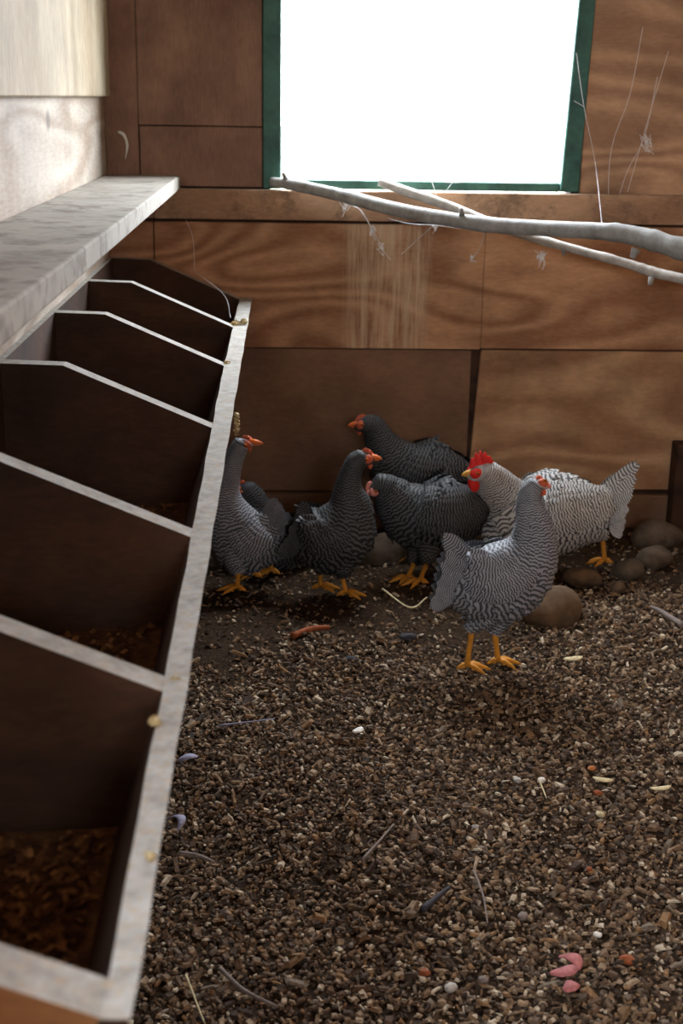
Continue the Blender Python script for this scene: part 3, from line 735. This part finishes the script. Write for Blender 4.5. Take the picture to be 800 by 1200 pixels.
    # legs
    for li, (f_, hk) in enumerate(zip(ft, hocks)):
        sg = 1 if li == 0 else -1
        hp = PL(hk[0], hk[1], f_[1]+ydir*0.01)
        if hp[2] < 0.03: hp[2] = 0.07
        lb = MB(); up3 = np.array([0, 0, 1.0])
        ank = f_ + up3*0.010
        lb.tube(catmull([hp+up3*0.03, hp, (hp+ank)/2, ank], 10), [0.0085, 0.009, 0.0085, 0.0072, 0.0066, 0.0062, 0.0062, 0.0062, 0.0068, 0.0075], 9)
        for an, Lt in ((0.0, 0.055), (0.62, 0.046), (-0.62, 0.046), (math.pi*0.97, 0.024)):
            dv = hd*math.cos(an) + side*math.sin(an)
            lb.tube([ank, ank+dv*Lt*0.4+up3*0.001, f_+dv*Lt*0.8+up3*0.003, f_+dv*Lt-up3*0.001], [0.0062, 0.0052, 0.0042, 0.0015], 7)
            for kk in (0.35, 0.62): lb.ball(f_+dv*Lt*kk+up3*0.005, (0.0058, 0.0052, 0.0050), None, 7, 5)
        lb.build('leg', MT['legskin'], root, True)
        # feathered thigh
        ti = n*0.40; tp = C[int(ti)] - U[int(ti)]*R[int(ti)]*0.25 + side*(0.02 if (hp-base)@side > 0 else -0.02)
        TP = catmull([tp, tp*0.45+hp*0.55, hp+up3*0.020], 12); tr = np.interp(np.linspace(0, 1, 12), [0, .45, 1], [0.040, 0.033, 0.013])
        tb = MB(); tb.tube(TP, tr, 14); tdir = TP[-1]-TP[0]; tdir /= np.linalg.norm(tdir)
        x_ = np.cross(tdir, side); x_ /= np.linalg.norm(x_); y_ = np.cross(tdir, x_)
        tb.uv = [(0.5, 0.3)]*len(tb.v); tb.hasuv = True
        for a in range(11, 1, -1):
            m_ = 10
            for k in range(m_):
                ph = 2*math.pi*(k+0.5*(a % 2))/m_; nn = x_*math.cos(ph)+y_*math.sin(ph)
                feather(tb, TP[a-1]+nn*tr[a-1]*0.97, tdir, nn, 0.026, 0.018, 0.1, 0.12, 0, 0, 0.7, 3)
        tb.build('thigh', MT[bar], root, True)
    return root

# front hen, walking right, seen from its far left
hen('grey barred hen walking in front of the others beside the brown rock',
    [(538,672,18,0,.9),(549,681,33,0,.85),(564,686,43,0,.8),(590,680,47,0,.78),(612,660,41,0,.78),(624,636,29,.0,.8),(624,610,20,0,.85),(620,590,15,.01,.9),(622,575,12,.01,.95),(628,567,10.5,.01,1)],
    [(547,784),(583,778)], [(552,742),(580,744)], (0.85, 0.3, -0.15), 'barG', 'skinG', tail=((524,626),(504,706),1,12), comb=0.12, seed=1, beak='beak_pink', beak_len=0.02)
# light hen with red comb facing left
hen('pale barred hen with bright red comb facing left behind the front hen',
    [(712,584,12,.02,.9),(700,594,24,.02,.85),(682,600,38,0,.8),(655,602,48,0,.78),(624,604,50,0,.78),(600,598,44,-.01,.78),(586,582,31,-.01,.8),(577,566,22,-.05,.85),(570,556,16,-.07,.9),(563,552,12.5,-.08,1)],
    [(708,660),(640,678)], [(706,634),(640,655)], (-0.95, -0.15, -0.12), 'barL', 'skinL', tail=((747,538),(722,624),1,15), comb=1.0, wattle=0.9, face='red', beak='beak', seed=2, Y=3.46)
# rear dark hen
hen('dark barred hen with raised head facing left at the back of the group',
    [(560,566,10,0,.9),(548,566,20,0,.85),(525,564,34,0,.8),(498,560,42,0,.78),(472,550,38,0,.78),(456,535,28,0,.8),(446,518,19,0,.85),(440,506,15,0,.9),(435,499,13,0,.95),(429,496,11.5,0,1)],
    [(500,650),(480,655)], [(500,635),(480,635)], (-0.97, -0.1, -0.05), 'barD', 'skinD', tail=((562,540),(572,580),1,6), comb=0.15, seed=3, Y=3.70)
# dark hen with lowered head
hen('dark barred hen lowering its pink beak behind the middle hen',
    [(572,592,12,.07,.9),(558,596,26,.06,.85),(535,602,37,.03,.8),(508,605,44,0,.78),(482,600,38,0,.78),(465,587,28,0,.8),(454,575,20,0,.85),(447,569,15,0,.9),(441,569,12,0,1)],
    [(492,684),(478,680)], [(499,662),(484,662)], (-0.65, -0.25, -0.72), 'barD', 'skinD', tail=((575,572),(572,612),1,6), comb=0.12, face='beak_pink', beak='beak_pink', seed=4, Y=3.41, beak_len=0.034)
# middle hen
hen('dark barred hen standing with raised orange beak facing right in the middle',
    [(357,628,14,0,.9),(362,632,24,0,.85),(372,634,34,0,.8),(388,630,42,0,.78),(402,616,40,0,.78),(409,594,27,0,.8),(408,572,16.5,0,.85),(411,555,12.5,0,.9),(417,542,11.5,0,.95),(425,536,11,0,1)],
    [(375,690),(405,698)], [(375,672),(401,676)], (0.95, -0.2, 0.05), 'barD', 'skinD', tail=((352,588),(326,642),1,9), comb=0.2, seed=5)
# left hen stretching its neck
hen('leftmost hen stretching its pale neck up beside the nest boxes',
    [(322,618,12,0,.9),(314,628,24,0,.85),(302,636,31,0,.8),(289,636,36,0,.78),(276,620,33,0,.78),(266,598,26,-.0,.8),(264,576,17,0,.85),(269,553,12.5,0,.9),(276,533,10.5,0,.95),(284,518,9.5,0,1)],
    [(278,692),(297,676)], [(279,672),(296,660)], (0.93, -0.2, 0.05), 'barG', 'skinG', tail=((322,583),(342,612),1,5), comb=0.1, seed=6, beak_len=0.034)
# small dark hen behind it
hen('dark hen half hidden behind the leftmost hen with its face turned left',
    [(350,655,12,0,.9),(338,650,26,0,.85),(322,640,36,0,.8),(306,626,38,0,.78),(299,606,28,0,.8),(295,590,20,0,.85),(291,578,15,0,.9),(286,572,12,0,1)],
    [(318,672),(306,668)], [(318,656),(306,655)], (-0.9, -0.3, 0.1), 'barD', 'skinD', tail=((362,640),(360,668),1,4), comb=0.1, seed=7, Y=3.56)
